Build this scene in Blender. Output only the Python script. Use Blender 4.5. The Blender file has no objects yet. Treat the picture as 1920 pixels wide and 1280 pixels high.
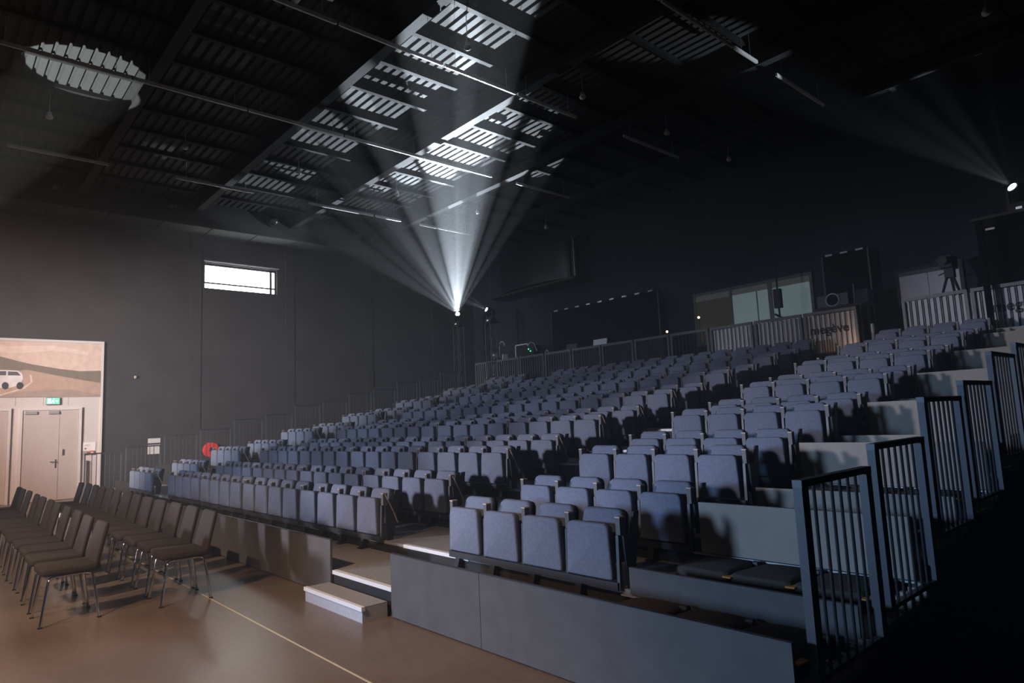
import bpy, bmesh, math, random
from mathutils import Matrix, Vector
random.seed(7)
S = bpy.context.scene
COL = S.collection

# ------------------------------------------------------------------ camera
CAM = Vector((3.2756, -3.9104, 1.62))
yaw, pitch, roll = math.radians(138.178), math.radians(6.793), math.radians(-2.6265)
fw = Vector((math.cos(yaw)*math.cos(pitch), math.sin(yaw)*math.cos(pitch), math.sin(pitch)))
rt = Vector((math.sin(yaw), -math.cos(yaw), 0))
up = rt.cross(fw)
r2 = math.cos(roll)*rt + math.sin(roll)*up
u2 = -math.sin(roll)*rt + math.cos(roll)*up
cd = bpy.data.cameras.new('camera'); cam = bpy.data.objects.new('camera', cd); COL.objects.link(cam)
cd.sensor_width = 36; cd.lens = 1238.07/1920*36; cd.clip_end = 200; cd.clip_start = .05
m = Matrix((r2, u2, -fw)).transposed().to_4x4(); m.translation = CAM
cam.matrix_world = m
S.camera = cam

# ------------------------------------------------------------------ world haze, exposure
S.view_settings.view_transform = 'Standard'; S.view_settings.look = 'None'
S.view_settings.exposure = -0.45; S.view_settings.gamma = 1.0; S.view_settings.use_curve_mapping = False
HAZE = 0.006
W = bpy.data.worlds.new('hall_haze'); S.world = W; W.use_nodes = True
wn = W.node_tree; wn.nodes.clear()
wo = wn.nodes.new('ShaderNodeOutputWorld'); wb = wn.nodes.new('ShaderNodeBackground')
wb.inputs[0].default_value = (0.0, 0.0, 0.0, 1); wb.inputs[1].default_value = 0
wv = wn.nodes.new('ShaderNodeVolumeScatter'); wv.inputs['Density'].default_value = HAZE
wv.inputs['Color'].default_value = (.95, .97, 1, 1); wv.inputs['Anisotropy'].default_value = 0.0
wn.links.new(wb.outputs[0], wo.inputs['Surface']); wn.links.new(wv.outputs[0], wo.inputs['Volume'])
S.cycles.max_bounces = 4; S.cycles.diffuse_bounces = 2; S.cycles.glossy_bounces = 2
S.cycles.volume_bounces = 0; S.cycles.transparent_max_bounces = 6
S.cycles.sample_clamp_indirect = 6
S.cycles.adaptive_threshold = .015

# ------------------------------------------------------------------ stage lamps (behind the camera, over the stage)
def aim(o, tgt):
    d = Vector(tgt) - o.location
    o.rotation_euler = d.to_track_quat('-Z', 'Y').to_euler()
def area(name, loc, tgt, sx, sy, power, col):
    l = bpy.data.lights.new(name, 'AREA'); l.shape = 'RECTANGLE'; l.size = sx; l.size_y = sy
    l.energy = power; l.color = col
    o = bpy.data.objects.new(name, l); COL.objects.link(o); o.location = loc; aim(o, tgt); return o
def spot(name, loc, tgt, angle, blend, power, col, radius=.05):
    l = bpy.data.lights.new(name, 'SPOT'); l.spot_size = math.radians(angle); l.spot_blend = blend
    l.energy = power; l.color = col; l.shadow_soft_size = radius
    o = bpy.data.objects.new(name, l); COL.objects.link(o); o.location = loc; aim(o, tgt); return o
spot('stage_blue_light', (-3.5, -8.5, 2.2), (0.6, 1.2, .1), 48, .85, 3000, (.38, .61, 1.0), .5)
for _y, _p, _c in ((-35, 2700, (.50, .68, 1.0)), (-19, 2300, (.54, .70, 1.0)), (-3, 2300, (.60, .72, 1.0)), (12, 2600, (.68, .76, 1.0)), (25, 5200, (.86, .84, .98))):
    spot('stage_neutral_light', (-8.0, -9.5, 2.9), (-8.0+20*math.sin(math.radians(_y)), -9.5+20*math.cos(math.radians(_y)), 1.5), 28, .55, _p, _c, .35)
spot('stage_key_light', (-2.4, -8.2, 7.2), (-7.2, -3.1, 0.0), 42, .8, 4200, (1.0, .76, .56), .06)
spot('stage_wash_light', (-.8, -6.8, 6.4), (-1.7, -3.0, 0.0), 52, .85, 3000, (1.0, .66, .40), .25)
spot('foyer_wash_light', (-9.0, -10.0, 6.5), (-18.8, -.6, 2.4), 48, .95, 9000, (1.0, .62, .48), .3)
spot('stage_side_light', (-12.0, -9.5, 4.5), (-18.5, 4.0, 2.9), 48, .95, 12000, (.86, .86, .88), .3)
spot('floor_uplight', (-11.0, -7.0, 1.0), (-11.42, -1.70, 8.95), 11.5, .06, 20000, (.92, 1.0, .96), .02)

# ------------------------------------------------------------------ materials
MATS = {}
def mat(name, col, rough=.6, metal=0., noise=0., nscale=20., bump=0., bscale=80., emit=None, estr=0., spec=.5, trans=0.):
    if name in MATS: return MATS[name]
    M = bpy.data.materials.new(name); M.use_nodes = True
    nt = M.node_tree; b = nt.nodes['Principled BSDF']
    b.inputs['Base Color'].default_value = (*col, 1); b.inputs['Roughness'].default_value = rough
    b.inputs['Metallic'].default_value = metal; b.inputs['Specular IOR Level'].default_value = spec
    if emit:
        b.inputs['Emission Color'].default_value = (*emit, 1); b.inputs['Emission Strength'].default_value = estr
    tc = nt.nodes.new('ShaderNodeTexCoord')
    if noise > 0:
        n = nt.nodes.new('ShaderNodeTexNoise'); n.inputs['Scale'].default_value = nscale; n.inputs['Detail'].default_value = 4
        nt.links.new(tc.outputs['Object'], n.inputs['Vector'])
        r = nt.nodes.new('ShaderNodeValToRGB')
        r.color_ramp.elements[0].position = .3; r.color_ramp.elements[1].position = .7
        r.color_ramp.elements[0].color = (*[c*(1-noise) for c in col], 1)
        r.color_ramp.elements[1].color = (*[min(1, c*(1+noise)) for c in col], 1)
        nt.links.new(n.outputs['Fac'], r.inputs['Fac']); nt.links.new(r.outputs['Color'], b.inputs['Base Color'])
    if bump > 0:
        n2 = nt.nodes.new('ShaderNodeTexNoise'); n2.inputs['Scale'].default_value = bscale; n2.inputs['Detail'].default_value = 3
        nt.links.new(tc.outputs['Object'], n2.inputs['Vector'])
        bp = nt.nodes.new('ShaderNodeBump'); bp.inputs['Strength'].default_value = bump; bp.inputs['Distance'].default_value = .01
        nt.links.new(n2.outputs['Fac'], bp.inputs['Height']); nt.links.new(bp.outputs['Normal'], b.inputs['Normal'])
    MATS[name] = M
    return M
FAB = mat('seat_fabric', (.19, .205, .26), .85, noise=.12, nscale=60, bump=.15, bscale=350, spec=.2)
FABD = mat('dark_seat_fabric', (.085, .068, .056), .9, noise=.15, nscale=50, bump=.15, bscale=300, spec=.2)
SHELL = mat('seat_shell_black', (.02, .02, .022), .5)
FRAME = mat('seat_frame_grey', (.06, .06, .063), .45, .3)
POST = mat('seat_post_metal', (.10, .10, .105), .5, .4)
ARM = mat('armrest_beige_grey', (.13, .12, .115), .55)
CAP = mat('armrest_cap_warm_lit', (.62, .44, .32), .5)  # warm orange light on armrest tops and end edges put into the colour
BLK = mat('black_paint', (.012, .012, .013), .6)
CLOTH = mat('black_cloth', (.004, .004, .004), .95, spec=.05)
TREAD = mat('tread_carpet_grey', (.30, .29, .285), .9, noise=.12, nscale=40, bump=.1, bscale=200, spec=.1)
RISER = mat('riser_dark', (.02, .019, .019), .7)
NOSE = mat('white_nosing', (.85, .84, .82), .45)
PANEL = mat('grandstand_panel', (.115, .108, .105), .75, noise=.1, nscale=6, spec=.25)
FASC = mat('fascia_grey', (.36, .31, .26), .65, noise=.06, nscale=5, spec=.3)
RAIL = mat('rail_blue_grey', (.07, .075, .085), .5, .2)
BALU = mat('baluster_dark', (.06, .062, .068), .4, .5)
STEPB = mat('step_grey_blue', (.45, .46, .50), .6, noise=.08, nscale=30)
WHITE = mat('white_paint', (.62, .59, .57), .55)
DOORM = mat('door_beige', (.52, .46, .43), .5, noise=.03, nscale=4)
CHROME = mat('chrome', (.8, .8, .82), .15, 1.)
CHAIRF = mat('chair_fabric_brown', (.060, .050, .046), .85, noise=.15, nscale=70, bump=.15, bscale=300, spec=.2)
DECK = mat('deck_grey', (.055, .0555, .056), .8, 0, spec=.04)
BEAM = mat('beam_grey', (.035, .035, .036), .8, 0, spec=.05)
SOFF = mat('soffit_grey', (.09, .09, .09), .8, spec=.05)
TUBEW = mat('luminaire_white', (.8, .8, .8), .45)
TUBE = mat('luminaire_grey', (.55, .55, .57), .35, .5)
GLASS_BRIGHT = mat('daylight_pane', (.9, .9, .9), .4, emit=(.95, 1, 1), estr=17.0)

def wallmat(name, col, sc=1.2):
    return mat(name, col, .85, noise=.18, nscale=sc, bump=.25, bscale=12, spec=.2)
WALLL = wallmat('wall_charcoal', (.045, .043, .043))
WALLB = wallmat('wall_navy_black', (.026, .031, .042))
# polished concrete floor
FLM = bpy.data.materials.new('polished_concrete'); FLM.use_nodes = True
nt = FLM.node_tree; b = nt.nodes['Principled BSDF']
tc = nt.nodes.new('ShaderNodeTexCoord'); n1 = nt.nodes.new('ShaderNodeTexNoise'); n1.inputs['Scale'].default_value = .9; n1.inputs['Detail'].default_value = 8
n2 = nt.nodes.new('ShaderNodeTexNoise'); n2.inputs['Scale'].default_value = 14; n2.inputs['Detail'].default_value = 5
mx = nt.nodes.new('ShaderNodeMix'); mx.data_type = 'FLOAT'; mx.inputs[0].default_value = .35
nt.links.new(tc.outputs['Object'], n1.inputs['Vector']); nt.links.new(tc.outputs['Object'], n2.inputs['Vector'])
nt.links.new(n1.outputs['Fac'], mx.inputs[2]); nt.links.new(n2.outputs['Fac'], mx.inputs[3])
rp = nt.nodes.new('ShaderNodeValToRGB'); rp.color_ramp.elements[0].position = .3; rp.color_ramp.elements[1].position = .7
rp.color_ramp.elements[0].color = (.13, .090, .064, 1); rp.color_ramp.elements[1].color = (.22, .160, .118, 1)
nt.links.new(mx.outputs[0], rp.inputs['Fac']); nt.links.new(rp.outputs['Color'], b.inputs['Base Color'])
rr = nt.nodes.new('ShaderNodeMapRange'); rr.inputs[3].default_value = .22; rr.inputs[4].default_value = .42
nt.links.new(n1.outputs['Fac'], rr.inputs[0]); nt.links.new(rr.outputs[0], b.inputs['Roughness'])
b.inputs['Specular IOR Level'].default_value = .45

# ------------------------------------------------------------------ mesh helpers
def mesh(name, verts, faces, material, smooth=False, mats=None, mi=None):
    me = bpy.data.meshes.new(name); me.from_pydata(verts, [], faces); me.update()
    for mm in (mats or [material]): me.materials.append(mm)
    if mi: me.polygons.foreach_set('material_index', mi)
    if smooth: me.polygons.foreach_set('use_smooth', [True]*len(me.polygons))
    return me
class MB:
    def __init__(s): s.v = []; s.f = []
    def box(s, x0, x1, y0, y1, z0, z1):
        n = len(s.v)
        s.v += [(x0,y0,z0),(x1,y0,z0),(x1,y1,z0),(x0,y1,z0),(x0,y0,z1),(x1,y0,z1),(x1,y1,z1),(x0,y1,z1)]
        s.f += [tuple(n+i for i in q) for q in ((0,3,2,1),(4,5,6,7),(0,1,5,4),(1,2,6,5),(2,3,7,6),(3,0,4,7))]
        return s
    def prism(s, pts, axis, a, b):
        # polygon pts (2D) extruded along axis ('X','Y','Z') from a to b
        n = len(s.v); k = len(pts)
        for t in (a, b):
            for p in pts:
                s.v.append({'X': (t, p[0], p[1]), 'Y': (p[0], t, p[1]), 'Z': (p[0], p[1], t)}[axis])
        s.f.append(tuple(n+i for i in range(k))[::-1]); s.f.append(tuple(n+k+i for i in range(k)))
        for i in range(k):
            j = (i+1) % k; s.f.append((n+i, n+j, n+k+j, n+k+i))
        return s
    def tube(s, path, r, k=8):
        path = [Vector(p) for p in path]; n = len(s.v)
        rs = r if isinstance(r, (list, tuple)) else [r]*len(path)
        for i, p in enumerate(path):
            d = (path[min(i+1, len(path)-1)] - path[max(i-1, 0)]).normalized()
            a = d.cross(Vector((0,0,1)) if abs(d.z) < .9 else Vector((1,0,0))).normalized(); c = d.cross(a)
            for j in range(k):
                t = 2*math.pi*j/k
                s.v.append(tuple(p + rs[i]*(math.cos(t)*a + math.sin(t)*c)))
        for i in range(len(path)-1):
            for j in range(k):
                q = (j+1) % k
                s.f.append((n+i*k+j, n+i*k+q, n+(i+1)*k+q, n+(i+1)*k+j))
        s.f.append(tuple(n+j for j in range(k))[::-1]); s.f.append(tuple(n+(len(path)-1)*k+j for j in range(k)))
        return s
    def slab(s, outline, y0, y1, bev, shear=lambda z: 0., axis='Y'):
        # outline in XZ, bevelled along Y; optional shear in Y
        cx = sum(p[0] for p in outline)/len(outline); cz = sum(p[1] for p in outline)/len(outline)
        def ins(p, b):
            dx, dz = p[0]-cx, p[1]-cz; L = math.hypot(dx, dz)
            return (p[0]-dx/L*b, p[1]-dz/L*b)
        n = len(s.v); k = len(outline)
        rings = [(y0, bev), (y0+bev*.3, bev*.3), (y0+bev, 0), (y1-bev, 0), (y1-bev*.3, bev*.3), (y1, bev)]
        for y, b in rings:
            for p in outline:
                q = ins(p, b)
                s.v.append((q[0], y+shear(q[1]), q[1]))
        s.f.append(tuple(n+i for i in range(k))); R = len(rings)
        for a in range(R-1):
            for i in range(k):
                j = (i+1) % k
                s.f.append((n+a*k+i, n+(a+1)*k+i, n+(a+1)*k+j, n+a*k+j))
        s.f.append(tuple(n+(R-1)*k+i for i in range(k))[::-1])
        return s
    def ball(s, c, r, nu=12, nv=8, sz=1.):
        n = len(s.v)
        for i in range(nv+1):
            t = math.pi*i/nv
            for j in range(nu):
                p = 2*math.pi*j/nu
                s.v.append((c[0]+r*math.sin(t)*math.cos(p), c[1]+r*math.sin(t)*math.sin(p), c[2]+r*sz*math.cos(t)))
        for i in range(nv):
            for j in range(nu):
                q = (j+1) % nu
                s.f.append((n+i*nu+j, n+(i+1)*nu+j, n+(i+1)*nu+q, n+i*nu+q))
        return s
    def mesh(s, name, material, smooth=False):
        return mesh(name, s.v, s.f, material, smooth)
def smooth_by_angle(me, ang=40):
    bm = bmesh.new(); bm.from_mesh(me)
    bmesh.ops.remove_doubles(bm, verts=bm.verts, dist=1e-6)
    bmesh.ops.recalc_face_normals(bm, faces=bm.faces)
    for f in bm.faces: f.smooth = True
    for e in bm.edges:
        if len(e.link_faces) == 2 and e.calc_face_angle(0) > math.radians(ang): e.smooth = False
    bm.to_mesh(me); bm.free(); return me
def obj(name, me, parent=None, loc=None):
    o = bpy.data.objects.new(name, me); COL.objects.link(o)
    if parent: o.parent = parent
    if loc: o.location = loc
    return o
def tag(o, label=None, cat=None, group=None, kind=None):
    if label: o['label'] = label
    if cat: o['category'] = cat
    if group: o['group'] = group
    if kind: o['kind'] = kind
    return o
def thing(name, label, cat, loc=(0,0,0), rz=0., group=None):
    o = bpy.data.objects.new(name, None); COL.objects.link(o); o.empty_display_size = .1
    o.location = loc; o.rotation_euler = (0,0,rz); return tag(o, label, cat, group)
def struct(name, me, label=None, parent=None):
    o = obj(name, me, parent)
    if not parent:
        o['kind'] = 'structure'
        if label: o['label'] = label
    return o
def bx(*a): return MB().box(*a)
def rrect(w, z0, z1, wt, r0, r1, k=4):
    # rounded trapezoid outline: bottom width w, top width wt, corner radii r0 (bottom) r1 (top)
    cs = [(w/2-r0, z0+r0, r0, -90), (wt/2-r1, z1-r1, r1, 0), (-wt/2+r1, z1-r1, r1, 90), (-w/2+r0, z0+r0, r0, 180)]
    out = []
    for cx, cz, r, a0 in cs:
        for i in range(k+1):
            a = math.radians(a0+90*i/k); out.append((cx+r*math.cos(a), cz+r*math.sin(a)))
    return out
ORD = ['first','second','third','fourth','fifth','sixth','seventh','eighth','ninth','tenth','eleventh','twelfth','thirteenth','fourteenth','fifteenth','sixteenth']

# ------------------------------------------------------------------ room shell
XL, XR, YB, YF, ZC = -19.2, 6.0, 14.0, -14.0, 8.95
struct('floor', bx(XL-.3, XR+.3, YF-.3, YB+.3, -.2, 0).mesh('floor', FLM), 'polished brown concrete floor')
fl = bpy.data.objects['floor']
JOINT = mat('joint_strip', (.72, .62, .42), .35, .2)
struct('floor_joint', bx(-17, 5.9, -1.706, -1.694, 0, .003).mesh('floor_joint', JOINT), parent=fl)
struct('floor_joint', bx(.5, .51, -7.9, -1.71, 0, .003).mesh('floor_joint', JOINT), parent=fl)
# left wall with window opening
WY0, WY1, WZ0, WZ1 = 2.80, 5.22, 6.36, 7.24
wl = MB(); wl.box(XL-.35, XL, YF, WY0, 0, 9.4); wl.box(XL-.35, XL, WY1, YB, 0, 9.4)
wl.box(XL-.35, XL, WY0, WY1, 0, WZ0); wl.box(XL-.35, XL, WY0, WY1, WZ1, 9.4)
wallL = struct('wall_left', wl.mesh('wall_left', WALLL), 'dark charcoal hall wall with a high strip window')
for y in (-3.6, -.5+3.05, 5.68, 8.81, 11.94):
    struct('pilaster', bx(XL, XL+.02, y-.16, y+.16, 0 if y > 0 else 4.6, 8.08).mesh('pilaster', WALLL), parent=wallL)
# window in left wall
FRM = mat('window_frame_dark', (.05, .05, .055), .5)
w1 = MB()
for a in ((XL-.2, XL-.1, WY0, WY1, WZ0, WZ0+.05), (XL-.2, XL-.1, WY0, WY1, WZ1-.07, WZ1), (XL-.2, XL-.1, WY0, WY0+.04, WZ0, WZ1),
          (XL-.2, XL-.1, WY1-.05, WY1, WZ0, WZ1), (XL-.2, XL-.1, 5.0, 5.07, WZ0, WZ1), (XL-.2, XL-.1, WY0, WY1, 6.56, 6.61)): w1.box(*a)
win = struct('window_1', w1.mesh('window_1', FRM), 'bright daylight strip window high in the charcoal wall')
for y0, y1, z0, z1 in ((WY0+.04, 5.0, WZ0+.05, 6.56), (WY0+.04, 5.0, 6.61, WZ1-.07), (5.07, WY1-.05, WZ0+.05, 6.56), (5.07, WY1-.05, 6.61, WZ1-.07)):
    obj('pane', bx(XL-.17, XL-.15, y0, y1, z0, z1).mesh('pane', GLASS_BRIGHT), win)
obj('window_head', bx(XL-.02, XL+.05, WY0-.03, WY1+.05, WZ1+.03, WZ1+.07).mesh('window_head', TUBE), win)
# back wall, right wall, front wall
struct('wall_back', bx(XL-.3, XR+.3, YB, YB+.3, 0, 9.4).mesh('wall_back', WALLB), 'dark navy back wall')
struct('wall_right', bx(XR, XR+.3, YF, YB, 0, 9.4).mesh('wall_right', BLK), 'black side wall')
struct('wall_front', bx(XL-.3, XR+.3, YF-.3, YF, 0, 9.4).mesh('wall_front', BLK), 'black stage wall')
# ceiling: corrugated deck, ribs along X, pitch 0.2
v, f = [], []; y = YF; prof = []
while y < YB:
    prof += [(y, ZC-.01), (y+.05, ZC-.01), (y+.065, ZC-.07), (y+.185, ZC-.07)]; y += .2
prof.append((YB, ZC))
for (yy, zz) in prof: v += [(XL, yy, zz), (XR, yy, zz)]
f = [(2*i, 2*i+1, 2*i+3, 2*i+2) for i in range(len(prof)-1)]
n = len(v); v += [(XL, YF, ZC+.4), (XR, YF, ZC+.4), (XR, YB, ZC+.4), (XL, YB, ZC+.4)]; f.append((n, n+1, n+2, n+3))
ceil = struct('ceiling', mesh('ceiling', v, f, DECK), 'dark corrugated metal roof deck')
# main beams along X
FZ = 8.5
for i, yb in enumerate((-7.15, -4.0, -.85, 2.2, 5.32, 8.45, 11.6)):
    s = MB()
    for p in ((yb-.10, yb+.10, FZ, FZ+.03), (yb-.012, yb+.012, FZ+.03, ZC-.1), (yb-.15, yb+.15, ZC-.105, ZC-.078)):
        s.box(XL+1.1 if p[2] < 8.9 else XL, XR, *p)
    struct('roof_beam', s.mesh('roof_beam', BEAM), parent=ceil)
x = -17.1
PUR = mat('purlin_grey', (.02, .02, .0205), .8, 0, spec=.04)
pm = MB(); pm.box(-.05, .05, YF, YB, 8.79, 8.872)
pme = pm.mesh('purlin', PUR)
while x < XR:
    obj('purlin', pme, ceil, (x, 0, 0)); x += 1.2
# bulkhead duct along left wall with soffit at 8.1
bk = MB(); bk.box(XL, XL+1.1, YF, YB, 8.11, ZC)
bulk = struct('trim_1', bk.mesh('trim_1', DECK), 'dark bulkhead along the top of the left wall')
for i in range(19):
    yj = -12.9+1.42*i
    obj('soffit_panel', bx(XL+.0, XL+1.1, yj, yj+1.37, 8.085, 8.11).mesh('soffit_panel', SOFF), bulk)

# ------------------------------------------------------------------ grandstand
D = .9442; R1 = .1195; R2 = .2603; NR = 13
def T(n): k = n-1; return .235+(k+1)//2*R1+k//2*R2
def F(n): return -.82 if n == 1 else (n-2)*D
GX0, GX1 = -17.05, 1.70
PLZ = 2.78
gs = thing('grandstand', 'tiered dark grandstand with grey treads and front panels', 'grandstand')
def aisle_open(n):  # two aisles
    return ((-2.97, -1.84), (-12.75, -11.62))
for n in range(1, NR+1):
    y0, y1 = F(n), F(n+1) if n < NR else (NR-1)*D
    p = MB(); p.box(GX0, GX1, y0, y1, 0, T(n)-.03); obj('platform', p.mesh('platform', RISER), gs)
    obj('tread', bx(GX0, GX1, y0, y1, T(n)-.03, T(n)).mesh('tread', TREAD), gs)
    for a, c in aisle_open(n):
        obj('nosing', bx(a, c, y0-.012, y0+.035, T(n)-.032, T(n)+.004).mesh('nosing', NOSE), gs)
yb0 = (NR-1)*D
obj('platform', bx(GX0, GX1, yb0, YB-.03, 0, PLZ).mesh('platform', RISER), gs)
# end fascias
for n in range(2, NR+2):
    tn = T(n) if n <= NR else PLZ
    top = tn+(.265 if n % 2 else .17); bot = T(n-1)+(.10 if n % 2 == 0 else .125)
    if n > NR: top = PLZ+.15
    y = F(n) if n <= NR else yb0
    for a, c in ((.10, GX1-.02), (GX0+.02, -15.45)):
        fo = obj('fascia', bx(a, c, y-.035, y-.004, bot, top).mesh('fascia', RISER if a < -5 else (FASC if n > 2 else PANEL)), gs)
    obj('fascia_edge', bx(.02, GX1-.02, y-.045, y-.003, bot-.018, bot-.006).mesh('fascia_edge', TUBE), gs)
# front panels
cuts = [(-.62, 1.70), (-1.84, -.625), (-5.4, -2.97), (-7.8, -5.405), (-10.2, -7.805), (-11.62, -10.205), (-14.9, -12.75), (-17.05, -14.905)]
for a, c in cuts:
    obj('front_panel', bx(a, c, -.85, -.828, 0.01, .53).mesh('front_panel', PANEL), gs)
    obj('panel_cap', bx(a, c, -.852, -.826, .53, .536).mesh('panel_cap', FRAME), gs)
# side cloth
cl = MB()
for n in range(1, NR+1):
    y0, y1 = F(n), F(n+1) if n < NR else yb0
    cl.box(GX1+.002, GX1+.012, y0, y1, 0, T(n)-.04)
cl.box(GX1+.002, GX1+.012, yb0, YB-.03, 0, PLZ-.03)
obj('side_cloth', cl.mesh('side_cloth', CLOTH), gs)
# added black sheet standing in for darkness on the floor right of the grandstand
fc = thing('floor_shade_sheet', 'added black sheet standing in for dark unlit floor right of guard rails', 'shade sheet', (0, 0, 0))
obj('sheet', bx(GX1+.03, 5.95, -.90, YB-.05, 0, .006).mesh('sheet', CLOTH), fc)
# step block
sb = thing('step_block', 'low grey entry step with white nosing before the aisle', 'step', (-2.44, -.97, 0))
obj('block', bx(-.55, .55, -.13, .11, 0, .122).mesh('block', STEPB), sb)
obj('carpet', bx(-.55, .55, -.11, .11, .122, .128).mesh('carpet', TREAD), sb)
obj('nosing', bx(-.56, .56, -.142, -.108, .096, .131).mesh('nosing', NOSE), sb)
sb2 = thing('step_block', 'small entry step before the far aisle near the white doors', 'step', (-12.18, -.97, 0))
obj('block', bx(-.55, .55, -.13, .11, 0, .122).mesh('block', STEPB), sb2)
obj('nosing', bx(-.56, .56, -.142, -.108, .096, .131).mesh('nosing', NOSE), sb2)

# ------------------------------------------------------------------ tip-up seats
lean = lambda z: max(0, z-.25)*.22
PAD = smooth_by_angle(MB().slab(rrect(.455, .18, .585, .42, .02, .05), -.075, -.006, .018).mesh('seat_pad', FAB), 60)
BACK = smooth_by_angle(MB().slab(rrect(.45, .285, .668, .40, .02, .06), .03, .10, .022, lean).mesh('backrest', FAB), 60)
SHL = smooth_by_angle(MB().slab(rrect(.44, .285, .655, .39, .02, .06), .10, .135, .012, lean).mesh('back_shell', SHELL), 50)
ARMR = bx(-.021, .021, -.012, .045, .505, .627).mesh('armrest', ARM)
CAPM = bx(-.023, .023, -.014, .048, .627, .637).mesh('armrest_cap', CAP)
PST = MB().prism([(-.040, .11), (-.006, .11), (-.006, .505), (-.028, .505)], 'X', -.013, .013).mesh('post', POST)
FBAR = bx(-.262, .262, -.055, -.008, .112, .168).mesh('frame_bar', FRAME)
BRK = MB().prism([(-.09, 0), (-.006, 0), (-.006, .112), (-.055, .112)], 'X', -.03, .03).box(-.045, .045, -.10, -.006, 0, .012).mesh('bracket', BLK)
ENDP = MB().prism([(.0, .50), (.03, .12), (.10, .12), (.20, .66), (.14, .66), (.08, .50)], 'X', -.008, .008).mesh('end_panel', SHELL)
TRIM = MB().tube([(0, .005, .625), (0, .10, .44), (0, .16, .30)], .006, 6).mesh('end_trim', CAP)
def seat(x, row, label, right_end=False, left_end=False):
    s = thing('tip_up_seat', label, 'seat', (x, (row-1)*D, T(row)), 0, 'tip-up seats of the grandstand')
    for nm, me in (('seat_pad', PAD), ('backrest', BACK), ('back_shell', SHL), ('frame_bar', FBAR)):
        obj(nm, me, s)
    obj('bracket', BRK, s, (-.13, 0, 0))
    for sx in ([.26] + ([-.26] if left_end else [])):
        a = obj('armrest', ARMR, s, (sx, 0, 0)); obj('armrest_cap', CAPM, a); obj('post', PST, s, (sx, 0, 0))
    if right_end:
        obj('end_panel', ENDP, s, (.292, 0, 0))
        if x < -1: obj('end_trim', TRIM, s, (.302, 0, 0))
    return s
WD = .52
for row in range(1, NR+1):
    rw = 'front row' if row == 1 else ('back row' if row == NR else ORD[row-1]+' row')
    for k in range(4):
        nth = ORD[3-k]
        seat(-.26-k*WD, row, f'grey tip-up seat in the {rw}, near block of four, {nth} from aisle', k == 0, k == 3)
    for g in range(4):
        x0 = -3.39-g*2.137
        for k in range(4):
            seat(x0-.26-k*WD, row, f'grey tip-up seat in the {rw}, middle block, {ORD[g*4+k]} from near aisle', k == 0 and g == 0, k == 3)
    for k in range(4):
        seat(-13.2-.26-k*WD, row, f'hazy grey tip-up seat in the {rw}, far left block, {ORD[k]} from aisle', k == 0, k == 3)
# folded seats at the near end
FOLD = smooth_by_angle(MB().slab(rrect(.45, -.24, .24, .40, .05, .12, 5), -.036, .036, .028).mesh('cushion', FABD), 60)
for vv in FOLD.vertices: vv.co = (vv.co.x, vv.co.z, -vv.co.y)
FOLD.flip_normals()
ORNG = mat('orange_tab', (.95, .36, .06), .5)
FB = bx(-.235, .235, -.22, .24, .0, .05).mesh('base', BLK)
TAB = MB().prism([(-.035, -.25), (.03, -.25), (.045, -.15), (-.02, -.15)], 'Z', .09, .10).mesh('tab', ORNG)
HNG = MB().tube([(-.02, .2, .1), (.02, .2, .1)], .03, 8).mesh('hinge', FRAME)
pos3 = ['beside the near block', 'middle of three', 'nearest the guard rail']
for row in range(1, NR+1):
    rw = 'front row' if row == 1 else ('back row' if row == NR else ORD[row-1]+' row')
    for k in range(3):
        s = thing('folded_seat', f'dark seat folded flat on the {rw} tread, {pos3[k]}', 'seat', (.40+.46*k, (row-1)*D-.30, T(row)), 0, 'seats folded flat at the near end')
        c = obj('cushion', FOLD, s, (0, 0, .085)); obj('base', FB, s)
        t = obj('tab', TAB, s, (.23, -.01, 0)); obj('hinge', HNG, s, (.21, 0, 0))

# ------------------------------------------------------------------ guard rails at both ends
def rail_meshes(L, h, nb, wpost):
    P = bx(-.022, .022, 0, wpost, 0, h).mesh('post', RAIL)
    TR = bx(-.024, .024, 0, L, h, h+.035).mesh('top_rail', BALU)
    BR = bx(-.018, .018, wpost, L-wpost, .0, .025).mesh('bottom_rail', BALU)
    BA = MB().tube([(0, 0, .025), (0, 0, h)], .009, 8).mesh('baluster', BALU)
    FT = bx(-.04, .03, -.02, .02, -.07, .02).mesh('foot_clip', FASC)
    return P, TR, BR, BA, FT
RL = .86
RM = rail_meshes(RL, .90, 6, .07)
RM2 = rail_meshes(RL, .90, 6, .03)
def rail_section(x, y, z, label, group, M=RM, wp=.07):
    P, TR, BR, BA, FT = M
    g = thing('guard_rail', label, 'railing', (x, y, z), 0, group)
    obj('post', P, g); obj('post', P, g, (0, RL-wp, 0)); obj('top_rail', TR, g); obj('bottom_rail', BR, g)
    for i in range(6): obj('baluster', BA, g, (0, .07+(RL-.14)*(i+1)/7, 0))
    for i in range(5): obj('foot_clip', FT, g, (-.03, .14+i*.14, 0))
for row in range(1, NR+1):
    rw = 'front row' if row == 1 else ('back row' if row == NR else ORD[row-1]+' row')
    y = -.74+(row-1)*D
    rail_section(GX1+.045, y, T(row)+.10, f'blue-grey guard rail section at the near end of the {rw}', 'near end guard rails')
    rail_section(GX0-.03, y, T(row)+.10, f'thin hazy guard rail section at the far left end of the {rw}', 'far end guard rails', RM2, .03)

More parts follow.
